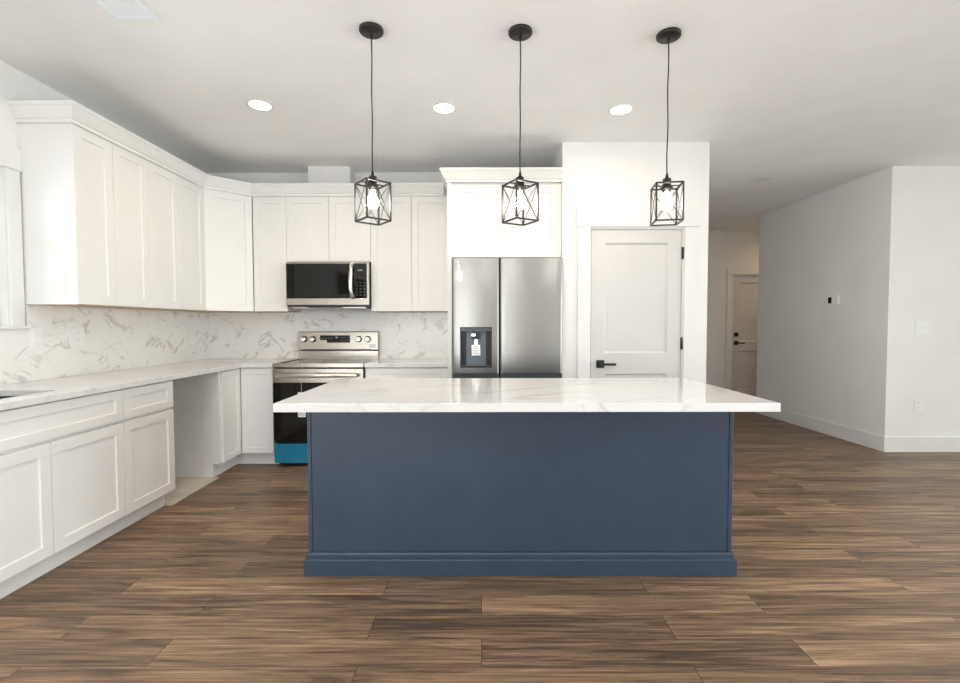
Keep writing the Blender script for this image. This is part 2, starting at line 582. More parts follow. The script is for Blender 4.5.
# pantry closet walls with the door opening
DX0, DX1, DZ1 = 0.907, 1.686, 2.042
xs = [PX0, DX0, DX1, PX1]; zs = [0, DZ1, ZC]
struct(MB().cells(xs, zs, lambda i, j: not (i == 1 and j == 0),
                  lambda u, v, s: (u, PY + T * s, v)).build('wall_pantry_front', 'wall_paint'))
struct(MB().box(PX0, PX0 + T, PY + T, YB, 0, ZC).build('wall_pantry_left', 'wall_paint'))
struct(MB().box(PX1 - T, PX1, PY + T, 9.9, 0, ZC).build('wall_pantry_right', 'wall_paint'))

# block on the right: one face towards the kitchen, one towards the camera
struct(MB().prism([(3.920, FACE_Y), (XR, FACE_Y), (XR, FACE_Y + T), (4.03, FACE_Y + T), (3.985, 6.50), (XR, 6.50), (XR, 6.62), (3.862, 6.62)], 'Z', 0, ZC).build('wall_right', 'wall_paint'))
ys = [YR - T]
for a, b, c, d in RIGHT_FILL_WINDOWS: ys += [a, b]
ys.append(10.0)
struct(MB().cells(ys, [0, .35, 2.35, ZC], lambda i, j: not (i % 2 == 1 and j == 1), lambda u, v, s: (XR + T * s, u, v)).build('wall_far_right', 'wall_paint'))
HX0, HX1 = 4.098, 4.93
xs = [3.85, HX0, HX1, XR]; zs = [0, 2.05, ZC]
struct(MB().cells(xs, zs, lambda i, j: not (i == 1 and j == 0),
                  lambda u, v, s: (u, HY + T * s, v)).build('wall_hall_end', 'wall_paint'))
struct(MB().box(PX1, 3.85, HY - 0.10, HY + T, 0, ZC).build('wall_hall_side', 'wall_paint'))
# rear wall of the living room with three big windows
xs = [XL - T]
for a, b, c, d in REAR_WINDOWS: xs += [a, b]
xs.append(XR + T); zs = [0, 0.35, 2.35, ZC]
struct(MB().cells(xs, zs, lambda i, j: not (i % 2 == 1 and j == 1),
                  lambda u, v, s: (u, YR - T * s, v)).build('wall_rear', 'wall_paint'))

SIDE = [('rear', w) for w in REAR_WINDOWS] + [('right', w) for w in RIGHT_FILL_WINDOWS] + [('left', w) for w in LEFT_FILL_WINDOWS]  # right and left entries are the windows added for fill light
for k, (side, (a, b, c, d)) in enumerate(SIDE):
    def WP(u, v, o, side=side):
        return {'rear': (u, YR - o, v), 'right': (XR + o, u, v), 'left': (XL - o, u, v)}[side]
    w = struct(MB().cells([a + .002, a + .06, (a + b) / 2 - .03, (a + b) / 2 + .03, b - .06, b - .002], [c + .002, c + .06, d - .06, d - .002],
                          lambda i, j: not (i in (1, 3) and j == 1),
                          lambda u, v, s: WP(u, v, 0.02 + 0.06 * s)).build('window_%d' % (k + 2), 'trim_paint'))
    MB().cells([a + .06, b - .06], [c + .06, d - .06], lambda i, j: True, lambda u, v, s: WP(u, v, .049 + .006 * s)).build('window_pane', 'pane_glass', w)

# sink window: sash, pane, casing, sill
w1 = struct(MB().cells([WY0 + .002, WY0 + .045, WY1 - .045, WY1 - .002], [WZ0 + .002, WZ0 + .045, 1.67, 1.71, WZ1 - .045, WZ1 - .002],
                       lambda i, j: not (i == 1 and j in (1, 3)),
                       lambda u, v, s: (XL - 0.045 - 0.04 * s, u, v)).build('window_1', 'trim_paint', bevel=0.003))
MB().box(XL - .068, XL - .062, WY0 + .045, WY1 - .045, WZ0 + .045, WZ1 - .045).build('window_pane', 'pane_glass', w1)
m = MB()
for a, b in ((WY0 - .085, WY0 - .003), (WY1 + .003, WY1 + .082)):
    m.box(XL + .0005, XL + .018, a, b, WZ0 + .0005, WZ1)
m.box(XL + .0005, XL + .022, WY0 - .10, WY1 + .092, WZ1 + .001, WZ1 + .13)
m.build('window_casing', 'trim_paint', w1, bevel=0.002)
MB().box(XL + .0005, XL + .035, WY0 - .11, WY1 + .098, WZ0 - .018, WZ0).build('window_sill', 'trim_paint', w1, bevel=0.003)

# baseboards
def baseboard(name, pts, h=0.15, t=0.014):
    prof = [(0.0005, 0.0), (t, 0.0), (t, h - 0.008), (t - 0.005, h), (0.0005, h)]
    return struct(MB().sweep(pts, prof).build(name, 'trim_paint'))
# travel so that the room side lies to the right
baseboard('baseboard_right', [(3.862, 6.62), (3.920, FACE_Y), (XR, FACE_Y)])
baseboard('baseboard_hall', [(PX1, HY - 0.10), (3.85, HY - 0.10)])
baseboard('baseboard_hall_end', [(3.852, HY), (4.008, HY)])
baseboard('baseboard_pantry_right', [(1.782, PY), (PX1, PY), (PX1, HY - .12)])
baseboard('baseboard_pantry_left', [(PX0 + .002, PY), (0.80, PY)])

# bare floor in the dishwasher gap
struct(MB().box(XL, -2.13, 3.209, 3.798, 0.0, 0.004).build('subfloor', 'subfloor_board'))


def interior_door(name, x0, x1, y, z1, panels, hinge_side, lever_x, lever_dir, lever_z, deadbolt=None, hinges=(), casing=None, head=None, jamb=None, face=None):
    slab = MB()
    xs = [x0, x0 + .115, x1 - .115, x1]
    zs = [0.008]
    for a, b in panels: zs += [a, b]
    zs.append(z1)
    slab.cells(xs, zs, lambda i, j: not (i == 1 and j % 2 == 1), lambda u, v, s: (u, y + .038 * s, v))
    d = struct(slab.build(name, 'door_paint', bevel=0.0025))
    for a, b in panels:
        p = MB()
        X0, X1 = xs[1], xs[2]
        # a stepped moulding runs round each recessed panel
        R = lambda e, yy: [p.bm.verts.new(q) for q in ((X0 + e, yy, a + e), (X1 - e, yy, a + e), (X1 - e, yy, b - e), (X0 + e, yy, b - e))]
        r0 = R(0.0, y + .002); r1 = R(.012, y + .011); r2 = R(.012, y + .013)
        for A, B in ((r0, r1), (r1, r2)):
            for k in range(4):
                j = (k + 1) % 4
                p.bm.faces.new((A[k], A[j], B[j], B[k]))
        p.bm.faces.new(r2)
        bk = R(0.0, y + .034)
        for k in range(4):
            j = (k + 1) % 4
            p.bm.faces.new((bk[j], bk[k], r0[k], r0[j]))
        p.bm.faces.new(bk[::-1])
        p.build('panel', 'door_paint', d)
    if casing:
        m = MB()
        f = face
        a, b, c, e = casing
        m.box(a, b, f - .018, f - .0005, 0.0005, z1 + .018); m.box(c, e, f - .018, f - .0005, 0.0005, z1 + .018)
        if head:
            m.box(head[0], head[1], f - .024, f - .0005, z1 + .0185, head[2])
        m.build('casing', 'trim_paint', d, bevel=0.002)
    if jamb:
        m = MB()
        a, b, top, y1 = jamb
        m.box(a + .0005, x0 - .003, face + .0005, y1, 0.0005, top - .0005); m.box(x1 + .003, b - .0005, face + .0005, y1, 0.0005, top - .0005)
        m.box(x0 - .003, x1 + .003, face + .0005, y1, z1 + .003, top - .0005)
        m.build('jamb', 'trim_paint', d)
    # lever handle: square rose, neck, lever
    h = MB().box(lever_x - .033, lever_x + .033, y - .009, y - .0003, lever_z - .033, lever_z + .033).build('door_handle', 'black_metal', d, bevel=0.002)
    m = MB().lathe([(.011, 0), (.011, -.045)], (lever_x, y - .009, lever_z), 14, 'Y')
    m.box(min(lever_x - .011 * lever_dir, lever_x + .118 * lever_dir), max(lever_x - .011 * lever_dir, lever_x + .118 * lever_dir), y - .062, y - .050, lever_z - .010, lever_z + .010)
    m.build('lever', 'black_metal', h, bevel=0.002)
    if deadbolt:
        MB().box(lever_x - .033, lever_x + .033, y - .012, y - .0003, deadbolt - .033, deadbolt + .033).lathe([(.018, 0), (.016, -.012)], (lever_x, y - .012, deadbolt), 16, 'Y').build('deadbolt', 'black_metal', d, bevel=0.002)
    for hz in hinges:
        MB().box(hinge_side - .006, hinge_side + .012, y - .006, y + .002, hz - .048, hz + .048).lathe([(.006, -.05), (.006, .05)], (hinge_side + .003, y - .007, hz), 12).build('hinge', 'black_metal', d)
    return d


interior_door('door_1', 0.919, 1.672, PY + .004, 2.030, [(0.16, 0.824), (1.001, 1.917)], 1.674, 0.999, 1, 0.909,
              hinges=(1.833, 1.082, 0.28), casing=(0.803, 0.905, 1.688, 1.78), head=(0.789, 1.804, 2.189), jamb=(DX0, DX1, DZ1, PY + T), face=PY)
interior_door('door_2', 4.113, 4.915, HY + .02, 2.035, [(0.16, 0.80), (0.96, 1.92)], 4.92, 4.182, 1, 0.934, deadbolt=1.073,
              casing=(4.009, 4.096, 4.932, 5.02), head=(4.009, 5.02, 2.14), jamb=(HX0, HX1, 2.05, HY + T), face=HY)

# ------------------------------------------------------------------ base cabinets
FX = -2.101                  # door faces of the left run
BY = 4.106                   # door faces of the back run
BZ = 0.8715                  # top of the boxes
LEFT = PI / 2                # local -y looks along +X


def base_box(t, w, depth=0.622, toe=0.08):
    MB().box(.0005, w - .0005, .0215, depth, .1105, BZ).build('carcass', 'cabinet_paint', t)
    MB().box(.0005, w - .0005, toe, toe + .016, 0.0, .110).build('toe_kick', 'cabinet_paint', t)


def door_part(t, a, b, z0, z1, name='door', rail=.057, rail_v=None, y=0.0):
    return MB().shaker(a + .0015, b - .0015, z0, z1, y, .0205, rail, rail_v=rail_v).build(name, 'cabinet_paint', t)


DZ0, DZT, WZB, WZT = .116, .668, .684, .862
t = thing('sink_base_cabinet', 'white shaker base cabinet under the sink, one wide false drawer over two doors', 'cabinet', (FX, 1.843, 0), LEFT)
w = .913
MB().cells([.0005, .018, w - .018, w - .0005], [.1105, .128, BZ], lambda i, j: not (i == 1 and j == 1), lambda u, v, s: (u, .0215 + .6 * s, v)).box(.0181, w - .0181, .0215, .040, .640, .712).box(.0181, w - .0181, .0215, .040, .835, BZ).build('carcass', 'cabinet_paint', t)
MB().box(.0005, w - .0005, .08, .096, 0.0, .110).build('toe_kick', 'cabinet_paint', t)
door_part(t, 0, .4405, DZ0, DZT); door_part(t, .4405, .9125, DZ0, DZT)
door_part(t, 0, .9125, WZB, WZT, 'drawer', .055, .05)

t = thing('drawer_base_cabinet', 'narrow white base cabinet with one drawer over one door, beside the empty gap', 'cabinet', (FX, 2.757, 0), LEFT)
base_box(t, .450)
door_part(t, 0, .45, DZ0, DZT); door_part(t, 0, .45, WZB, WZT, 'drawer', .055, .05)

t = thing('corner_base_cabinet', 'white corner base cabinet with two shaker doors meeting at an inside corner beside the range', 'cabinet', (XL, 3.80, 0))
ox, oy = XL, 3.80
m = MB()
m.prism([(.0005, .018), (FX - .0215 - ox, .018), (FX - .0215 - ox, BY + .0215 - oy), (-1.8065 - ox, BY + .0215 - oy), (-1.8065 - ox, YB - .001 - oy), (.0005, YB - .001 - oy)], 'Z', .1105, BZ)
m.build('carcass', 'cabinet_paint', t)
MB().prism([(.0005, 0), (FX - .08 - ox, 0), (FX - .08 - ox, .11), (FX - .021 - ox, .11), (FX - .021 - ox, BZ), (.0005, BZ)], 'Y', 0, .0175).build('side_panel', 'cabinet_paint', t)
m = MB(); m.box(FX - .096 - ox, FX - .08 - ox, .018, BY + .08 - oy, 0, .11); m.box(FX - .096 - ox, -1.8065 - ox, BY + .0805 - oy, BY + .096 - oy, 0, .11)
m.build('toe_kick', 'cabinet_paint', t)
MB().shaker(.022, BY - .004 - oy, DZ0, WZT, 0, .0205, .05).xform(Matrix.Translation((FX - ox, 0, 0)) @ Matrix.Rotation(PI / 2, 4, 'Z')).build('door', 'cabinet_paint', t)
MB().shaker(FX + .004 - ox, -1.822 - ox, DZ0, WZT, BY - oy, .0205, .05).build('door', 'cabinet_paint', t)

t = thing('range_side_base_cabinet', 'white base cabinet with one wide drawer between the range and the refrigerator panel', 'cabinet', (-1.012, BY, 0))
base_box(t, .729)
door_part(t, 0, .729, WZB, WZT, 'drawer', .055, .05)
door_part(t, 0, .3645, DZ0, DZT); door_part(t, .3645, .729, DZ0, DZT)

# ------------------------------------------------------------------ worktops
CT0, CT1 = .8725, .905
SX0, SX1, SY0, SY1 = -2.60, -2.192, 1.90, 2.437
xs = [XL + .001, SX0, SX1, -2.076, -1.8055]; ys = [1.82, SY0, SY1, BY - .025, YB - .001]
o = MB().cells(xs, ys, lambda i, j: (i < 3 or j == 3) and not (i == 1 and j == 1),
               lambda u, v, s: (u, v, CT1 - (CT1 - CT0) * s)).build('worktop', 'quartz_top', bevel=.002)
tag(o, 'L-shaped white quartz worktop along the left wall with the sink cut into it', 'worktop')
o = MB().box(-1.013, -.2815, BY - .025, YB - .001, CT0, CT1).build('worktop', 'quartz_top', bevel=.002)
tag(o, 'short white quartz worktop between the range and the refrigerator', 'worktop')

t = thing('sink', 'stainless undermount sink set in the left worktop at the photo edge', 'sink', ((SX0 + SX1) / 2, (SY0 + SY1) / 2, .66))
hx, hy = (SX1 - SX0) / 2, (SY1 - SY0) / 2
m = MB().cells([-hx - .02, -hx - .004, hx + .004, hx + .02], [-hy - .02, -hy - .004, hy + .004, hy + .02], lambda i, j: not (i == 1 and j == 1), lambda u, v, s: (u, v, .212 - .004 * s))
m.cells([-hx - .004, -hx, hx, hx + .004], [-hy - .004, -hy, hy, hy + .004], lambda i, j: not (i == 1 and j == 1), lambda u, v, s: (u, v, .2079 - .2 * s))
m.box(-hx - .004, hx + .004, -hy - .004, hy + .004, 0, .0079)
m.build('basin', 'steel', t)
MB().lathe([(.045, .008), (.045, .011), (.03, .011), (.028, .009)], (0, 0, 0), 24).build('drain', 'steel_bright', t)

# ------------------------------------------------------------------ backsplash slabs
o = MB().cells([1.82, WY0 - .11 if False else 1.83, WY1 + .0985, YB - .0015], [CT1 + .0005, WZ0 - .0185, 1.3645],
               lambda i, j: j == 0 or i == 2, lambda u, v, s: (XL + .010 - .0095 * s, u, v)).build('backsplash', 'marble_wall')
tag(o, 'grey-veined white marble backsplash on the left wall, under the window and left cabinets', 'backsplash')
o = MB().box(XL + .0105, -.2825, YB - .011, YB - .0005, CT1 + .0005, 1.3645).build('backsplash', 'marble_wall')
tag(o, 'grey-veined white marble backsplash on the back wall behind the range', 'backsplash')


def plate(name, label, cat, w, h, kind, loc, rz, group=None):
    t = thing(name, label, cat, loc, rz, group)
    MB().box(-w / 2, w / 2, -.006, 0, -h / 2, h / 2).build('cover_plate', 'white_plastic', t, bevel=.002)
    if kind == 'outlet':
        for s in (-1, 1):
            r = MB().box(-.016, .016, -.009, -.0062, s * .024 - .014, s * .024 + .014).build('socket', 'white_plastic', t, bevel=.002)
            MB().box(-.009, -.006, -.0096, -.0091, s * .024 - .004, s * .024 + .006).box(.006, .009, -.0096, -.0091, s * .024 - .004, s * .024 + .006).build('slot', 'grey_ink', r)
    else:
        n = kind
        for k in range(n):
            x = (k - (n - 1) / 2) * .046
            MB().box(x - .016, x + .016, -.010, -.0062, -.033, .033).build('rocker', 'white_plastic', t, bevel=.002)
    return t


SW = XL + .0104
plate('switch_plate', 'white switch plate on the left backsplash right beside the window sill', 'switch', .075, .118, 1, (SW, 2.873, 1.165), LEFT)
plate('outlet_plate', 'wide white outlet plate on the left backsplash, second from the window', 'outlet', .115, .125, 'outlet', (SW, 3.165, 1.163), LEFT)
plate('outlet_plate', 'white outlet plate on the left backsplash nearest the corner', 'outlet', .10, .125, 'outlet', (SW, 4.42, 1.125), LEFT)
plate('switch_plate', 'white double switch plate on the wall right of the hall corner, above the outlet', 'switch', .122, .128, 2, (4.245, FACE_Y - .0004, 1.204), 0)
plate('outlet_plate', 'white outlet plate low on the wall right of the hall corner', 'outlet', .075, .118, 'outlet', (4.236, FACE_Y - .0004, .452), 0)

# ------------------------------------------------------------------ wall cabinets
UX, UY = -2.399, 4.404
UZ0, UZ1 = 1.365, 2.438


def wall_box(t, w, depth, z0=UZ0, z1=UZ1):
    MB().box(.0005, w - .0005, .0215, depth, z0 + .012, z1).build('carcass', 'cabinet_paint', t)
    MB().box(.0005, w - .0005, .0215, depth, z0 + .0005, z0 + .0118).build('underside', 'raw_maple', t)['label'] = 'bare wood underside'


t = thing('wall_cabinet', 'tall cream two-door wall cabinet with a white end panel beside the window', 'cabinet', (UX, 2.815, 0), LEFT)
wall_box(t, .622, .324)
MB().box(-.0005, .0003, .0005, .324, UZ0, UZ1).build('end_panel', 'cabinet_paint', t)
door_part(t, 0, .300, UZ0 + .002, 2.425, rail=.06); door_part(t, .300, .622, UZ0 + .002, 2.425, rail=.06)
t = thing('wall_cabinet', 'tall cream two-door wall cabinet on the left wall next to the diagonal corner cabinet', 'cabinet', (UX, 3.437, 0), LEFT)
wall_box(t, .686, .324)
door_part(t, 0, .343, UZ0 + .002, 2.425, rail=.06); door_part(t, .343, .686, UZ0 + .002, 2.425, rail=.06)

t = thing('diagonal_wall_cabinet', 'cream one-door diagonal wall cabinet across the kitchen corner', 'cabinet', (XL, 4.124, 0))
ox, oy = XL, 4.124
P0 = Vector((UX - ox, 0)); P1 = Vector((-2.114 - ox, UY - oy))
dv = (P1 - P0); L = dv.length; ang = math.atan2(dv.y, dv.x); nrm = Vector((dv.y, -dv.x)).normalized()
ins = 0.0215
q0 = P0 - nrm * ins; q1 = P1 - nrm * ins
pl = [(.0005, .0005), (q0.x + .012, .0005), (q1.x, q1.y - .010), (q1.x - .0005, YB - .001 - oy), (.0005, YB - .001 - oy)]
MB().prism(pl, 'Z', UZ0 + .012, UZ1).build('carcass', 'cabinet_paint', t)
MB().prism([(a * .98, .003 + b * .985) for a, b in pl], 'Z', UZ0 + .0005, UZ0 + .0118).build('underside', 'raw_maple', t)['label'] = 'bare wood underside'
MB().shaker(.002, L - .002, UZ0 + .002, 2.425, 0, .0205, .06).xform(Matrix.Translation((P0.x, P0.y, 0)) @ Matrix.Rotation(ang, 4, 'Z')).build('door', 'cabinet_paint', t)

t = thing('wall_cabinet', 'narrow cream one-door wall cabinet between the corner cabinet and the microwave', 'cabinet', (-2.111, UY, 0))
wall_box(t, .309, .324)
door_part(t, 0, .309, UZ0 + .002, 2.425, rail=.06)
t = thing('wall_cabinet', 'short cream two-door wall cabinet directly above the microwave', 'cabinet', (-1.802, UY, 0))
wall_box(t, .780, .324, 1.822)
door_part(t, 0, .394, 1.826, 2.425, rail=.06); door_part(t, .394, .780, 1.826, 2.425, rail=.06)
t = thing('wall_cabinet', 'tall cream two-door wall cabinet between the microwave and the refrigerator', 'cabinet', (-1.022, UY, 0))
wall_box(t, .736, .324)
door_part(t, 0, .378, UZ0 + .002, 2.425, rail=.06); door_part(t, .378, .736, UZ0 + .002, 2.425, rail=.06)
FRY = 3.98
t = thing('wall_cabinet', 'deep white two-door cabinet above the refrigerator', 'cabinet', (-.262, FRY, 0))
MB().box(.0178, .914, .0215, .745, 1.802, UZ1).build('carcass', 'cabinet_paint', t)
door_part(t, .0175, .454, 1.803, 2.405, rail=.06); door_part(t, .454, .905, 1.803, 2.405, rail=.06)
MB().box(.9055, .934, .004, .0213, 1.802, 2.418).build('filler_strip', 'cabinet_paint', t)
MB().box(-.0192, .0172, -.003, YB - .0015 - FRY, 0.0, UZ1).build('side_panel', 'cabinet_paint', t, bevel=.001)['label'] = 'full-height panel down the left side of the refrigerator'

CROWN = [(0.0, 2.4385), (.002, 2.426), (.010, 2.426), (.010, 2.446), (.018, 2.452), (.050, 2.508), (.056, 2.512), (.056, 2.531), (0.0, 2.531)]
o = MB().sweep([(XL + .001, 2.812), (UX, 2.812), (UX, 4.124), (-2.114, UY), (-.342, UY)], CROWN).build('crown_molding', 'cabinet_paint')
tag(o, 'long cream crown molding along the tops of the left and back wall cabinets', 'molding')
o = MB().sweep([(-.2825, 4.45), (-.2825, FRY - .004), (PX0 - .001, FRY - .004)], [(a, b - .004) for a, b in CROWN]).build('crown_molding', 'cabinet_paint')
tag(o, 'short white crown molding stepping forward over the refrigerator cabinet', 'molding')

# ------------------------------------------------------------------ microwave
t = thing('microwave', 'stainless over-the-range microwave with a black glass door', 'microwave', (-1.778, 4.318, 1.394))
MWW = .756
MB().box(.004, MWW - .004, .022, .398, .012, .414).build('body', 'dark_plastic', t)
MB().cells([0, .005, .737, MWW], [.028, .088, .403, .414], lambda i, j: not (i == 1 and j == 1), lambda u, v, s: (u, .0215 * s, v)).build('door', 'steel_warm', t, bevel=.002)
MB().box(.0055, .6025, .001, .020, .0885, .4025).build('window', 'black_glass', t)
p = MB().box(.6045, .7365, .0008, .020, .0885, .4025).build('control_panel', 'black_glass', t)
for r in range(5):
    for c in range(3):
        MB().box(.637 + c * .036, .651 + c * .036, -.0001, .0006, .116 + r * .028, .120 + r * .028).build('key_print', 'dim_ink', p)
MB().box(.655, .70, -.0001, .0006, .335, .352).build('clock_digits', 'dim_ink', p)
m = MB(); hz = [.095, .12, .17, .245, .32, .37, .395]
m.tube([(.607, -.001, .095), (.606, -.028, .112), (.602, -.040, .17), (.600, -.043, .245), (.602, -.040, .32), (.606, -.028, .378), (.607, -.001, .395)], .0185, 12)
m.build('handle', 'satin_steel', t)
MB().box(.36, .40, -.0008, -.0002, .055, .062).build('nameplate', 'grey_ink', t)
MB().box(.04, .716, .03, .36, 0, .0115).build('vent_panel', 'steel_warm', t)
MB().box(.19, .50, .006, .028, .003, .0115).build('vent_grille', 'black_metal', t)

# ------------------------------------------------------------------ range
t = thing('range', 'stainless electric range with a black glass oven door and blue film on its drawer', 'range', (-1.803, 4.068, 0))
W = .786
MB().box(.003, W - .003, .050, .640, .055, .893).build('body', 'dark_plastic', t)
c = MB().box(0, W, .012, .590, .8935, .9005).build('cooktop', 'black_glass', t)
m = MB().box(-.001, W + .001, .000, .0115, .874, .909).box(-.001, .010, .012, .590, .9010, .909).box(W - .010, W + .001, .012, .590, .9010, .909)
m.build('trim', 'steel_warm', c, bevel=.002)
m = MB()
for (bx, by, br) in ((.20, .17, .105), (.57, .17, .09), (.20, .43, .075), (.57, .43, .105)):
    m = MB()
    m.lathe([(br, .9008), (br, .9012), (br - .003, .9012), (br - .003, .9008)], (bx, by, 0), 40, caps=False)
    m.build('burner_ring', 'grey_ink', c)
MB().box(.004, W - .004, .020, .049, .8645, .8735).build('vent_gap', 'black_metal', t)
d = MB().box(.002, W - .002, .000, .048, .740, .862).build('oven_door', 'steel_warm', t, bevel=.003)
MB().box(.002, W - .002, .002, .048, .214, .7395).build('door_glass', 'black_glass', d, bevel=.002)
m = MB().tube([(.045, -.045, .808), (W - .045, -.045, .808)], .0185, 14)
for x in (.075, W - .075): m.box(x - .014, x + .014, -.040, -.0005, .797, .819)
m.build('handle', 'satin_steel', d)
dr = MB().box(.004, W - .004, .002, .048, .040, .208).build('drawer', 'blue_film', t, bevel=.003)
dr['label'] = 'drawer front under blue protective film'
MB().box(.03, W - .03, .060, .5, .012, .054).build('plinth', 'black_metal', t)
for x in (.06, W - .06):
    for y in (.09, .57):
        MB().lathe([(.018, 0), (.018, .0118)], (x, y, 0), 14).build('foot', 'dark_plastic', t)
# backguard leaning back a little
g = MB().prism([(.591, .893), (.591, .985), (.580, .996), (.586, 1.168), (.600, 1.176), (.640, 1.176), (.640, .893)], 'X', 0, W).build('backguard', 'steel_warm', t, bevel=.002)
MB().box(.05, W - .06, .574, .5835, .986, 1.001).build('vent_slot', 'black_metal', g)
for x in (.062, .148, .600, .688):
    k = MB().lathe([(.027, 0), (.027, -.006), (.022, -.008), (.020, -.030), (.018, -.032)], (x, .5835, 1.100), 24, 'Y').build('knob', 'steel_bright', g)
    MB().box(x - .0025, x + .0025, .5495, .5512, 1.103, 1.117).build('pointer', 'black_ink', k)
    MB().lathe([(.031, 0), (.031, -.0015)], (x, .5834, 1.100), 24, 'Y').build('bezel', 'black_metal', k)
ds = MB().prism([(.218, 1.092), (.218, 1.138), (.510, 1.138), (.510, 1.066), (.285, 1.066), (.285, 1.092)], 'Y', .578, .5845).build('display', 'black_glass', g)
m = MB().box(.372, .392, .5772, .5778, 1.113, 1.121)
m.build('lit_digits', 'white_paper', ds)
for r in range(2):
    for c2 in range(5):
        MB().box(.42 + c2 * .018, .429 + c2 * .018, .5772, .5778, 1.085 + r * .03, 1.089 + r * .03).build('button_print', 'dim_ink', ds)
for c2 in range(4): MB().box(.235 + c2 * .03, .252 + c2 * .03, .5772, .5778, 1.106, 1.112).build('button_print', 'dim_ink', ds)
MB().box(.026, .034, .5800, .5818, 1.03, 1.042).build('sticker', 'grey_ink', g)
MB().box(W - .085, W - .02, .5798, .5818, 1.012, 1.05).build('sticker', 'white_paper', g)
t = thing('paper_tag', 'long white paper tag hanging from the handle over the black oven door', 'tag', (-1.5525, 4.064, .443))
MB().box(-.033, .033, -.0014, 0, 0, .215).build('sheet', 'white_paper', t)
m = MB()
for k in range(11):
    m.box(-.024 + k * .0045, -.024 + k * .0045 + (.002 if k % 3 else .003), -.002, -.0016, .012, .034)
m.build('barcode', 'grey_ink', t)
m = MB()
for k in range(6): m.box(-.025, .022 - (k % 3) * .008, -.002, -.0016, .07 + k * .02, .074 + k * .02)
m.build('print_lines', 'grey_ink', t)
m = MB().bar((0, -.0007, .215), (0, -.010, .345), .0012, 6)
m.build('string', 'white_paper', t)

# ------------------------------------------------------------------ refrigerator
FRX0, FRX1, FRF = -.239, .671, 3.887
FZ0, FZ1 = .838, 1.786
t = thing('refrigerator', 'stainless side-by-side refrigerator with an ice and water dispenser in its left door', 'refrigerator', (FRX0, FRF, 0))
MB().box(.004, FRX1 - FRX0 - .004, .075, .80, .02, 1.765).build('cabinet', 'strip_grey', t)
for x in (.05, .86):
    for y in (.12, .75): MB().lathe([(.02, 0), (.02, .0198)], (x, y, 0), 14).build('foot', 'dark_plastic', t)


def bow(x, a, b, r=.018, sag=.010):
    """plan of a slightly bowed door with rounded edges"""
    c = (a + b) / 2; hw = (b - a) / 2
    y = sag * ((x - c) / hw) ** 2
    e = hw - abs(x - c)
    if e < r:
        y += r - math.sqrt(max(0, r * r - (r - e) ** 2))
    return y


def door_us(a, b, cuts=()):
    us = [a + .018 * (1 - math.cos(k / 6 * PI / 2)) for k in range(6)]
    us += [a + .018 + (b - a - .036) * k / 16 for k in range(17)]
    us += [b - .018 * (1 - math.cos(k / 6 * PI / 2)) for k in range(6)][::-1]
    us = [u for u in us if all(abs(u - c) > .004 for c in cuts)] + list(cuts)
    return sorted(us)


def fridge_door(name, a, b, z0, z1, hole=None, mat='steel'):
    cuts = [hole[0], hole[1]] if hole else []
    us = door_us(a, b, cuts); vs_ = sorted([z0, z1] + ([hole[2], hole[3]] if hole else []))
    def filled(i, j):
        if not hole: return True
        cu = (us[i] + us[i + 1]) / 2; cv = (vs_[j] + vs_[j + 1]) / 2
        return not (hole[0] < cu < hole[1] and hole[2] < cv < hole[3])
    m = MB().cells(us, vs_, filled, lambda u, v, s: (u, bow(u, a, b) if s == 0 else .070, v))
    for f in m.bm.faces: f.smooth = True
    o = m.build(name, mat, t)
    md = o.modifiers.new('bevel', 'BEVEL'); md.width = .003; md.segments = 2; md.limit_method = 'ANGLE'; md.angle_limit = 0.9; md.harden_normals = False
    me = o.data
    return o


def sharp(o, ang=0.7):
    bm = bmesh.new(); bm.from_mesh(o.data)
    for e in bm.edges:
        if len(e.link_faces) == 2 and e.calc_face_angle(0) > ang: e.smooth = False
    bm.to_mesh(o.data); bm.free()


SPL = .391
HOLE = (.066, .328, .884, 1.220)
ld = fridge_door('door', .001, SPL - .003, FZ0, FZ1, HOLE); sharp(ld)
ld['label'] = 'left door with the dispenser'
rd = fridge_door('door', SPL + .003, .909, FZ0, FZ1); sharp(rd)
for a, b in ((.001, SPL - .003), (SPL + .003, .909)):
    MB().box(a + .002, b - .002, .010, .073, .790, FZ0 - .002).build('handle_recess', 'strip_grey', t)
    sharp(fridge_door('lower_door', a, b, .09, .788))
MB().box(.02, .89, .04, .074, .025, .088).build('kick_grille', 'dark_plastic', t)
# dispenser recess
a, b, z0, z1 = HOLE
dp = MB().cells([a + .0005, a + .008, b - .008, b - .0005], [z0 + .0005, z0 + .012, z1 - .008, z1 - .0005], lambda i, j: not (i == 1 and j == 1),
                lambda u, v, s: (u, .0095 + .062 * s, v)).box(a + .0005, b - .0005, .0718, .0742, z0 + .0005, z1 - .0005).build('dispenser', 'dark_plastic', ld)
MB().box(a + .05, b - .05, .052, .0715, z0 + .0125, z1 - .036).build('back_panel', 'slate_plastic', dp)
MB().box(a + .009, b - .009, .012, .060, z1 - .035, z1 - .0085).build('control_strip', 'strip_grey', dp)
MB().box(a + .095, b - .095, .022, .0515, z1 - .10, z1 - .0355).build('nozzle_block', 'dark_plastic', dp)
m = MB().lathe([(.012, 0), (.012, -.05), (.008, -.055)], (a + .118, .034, z1 - .0355), 14).box(a + .092, a + .125, .0175, .0215, z1 - .075, z1 - .055)
m.build('nozzle', 'steel_bright', dp)
MB().box(a + .118, a + .144, .040, .0515, z1 - .165, z1 - .1005).build('paddle', 'steel_bright', dp)
MB().box(a + .100, b - .085, .030, .0515, z1 - .172, z1 - .1655).build('ledge', 'dark_plastic', dp)
MB().box(a + .009, b - .009, .012, .0715, z0 + .0122, z0 + .016).build('drip_tray', 'strip_grey', dp)
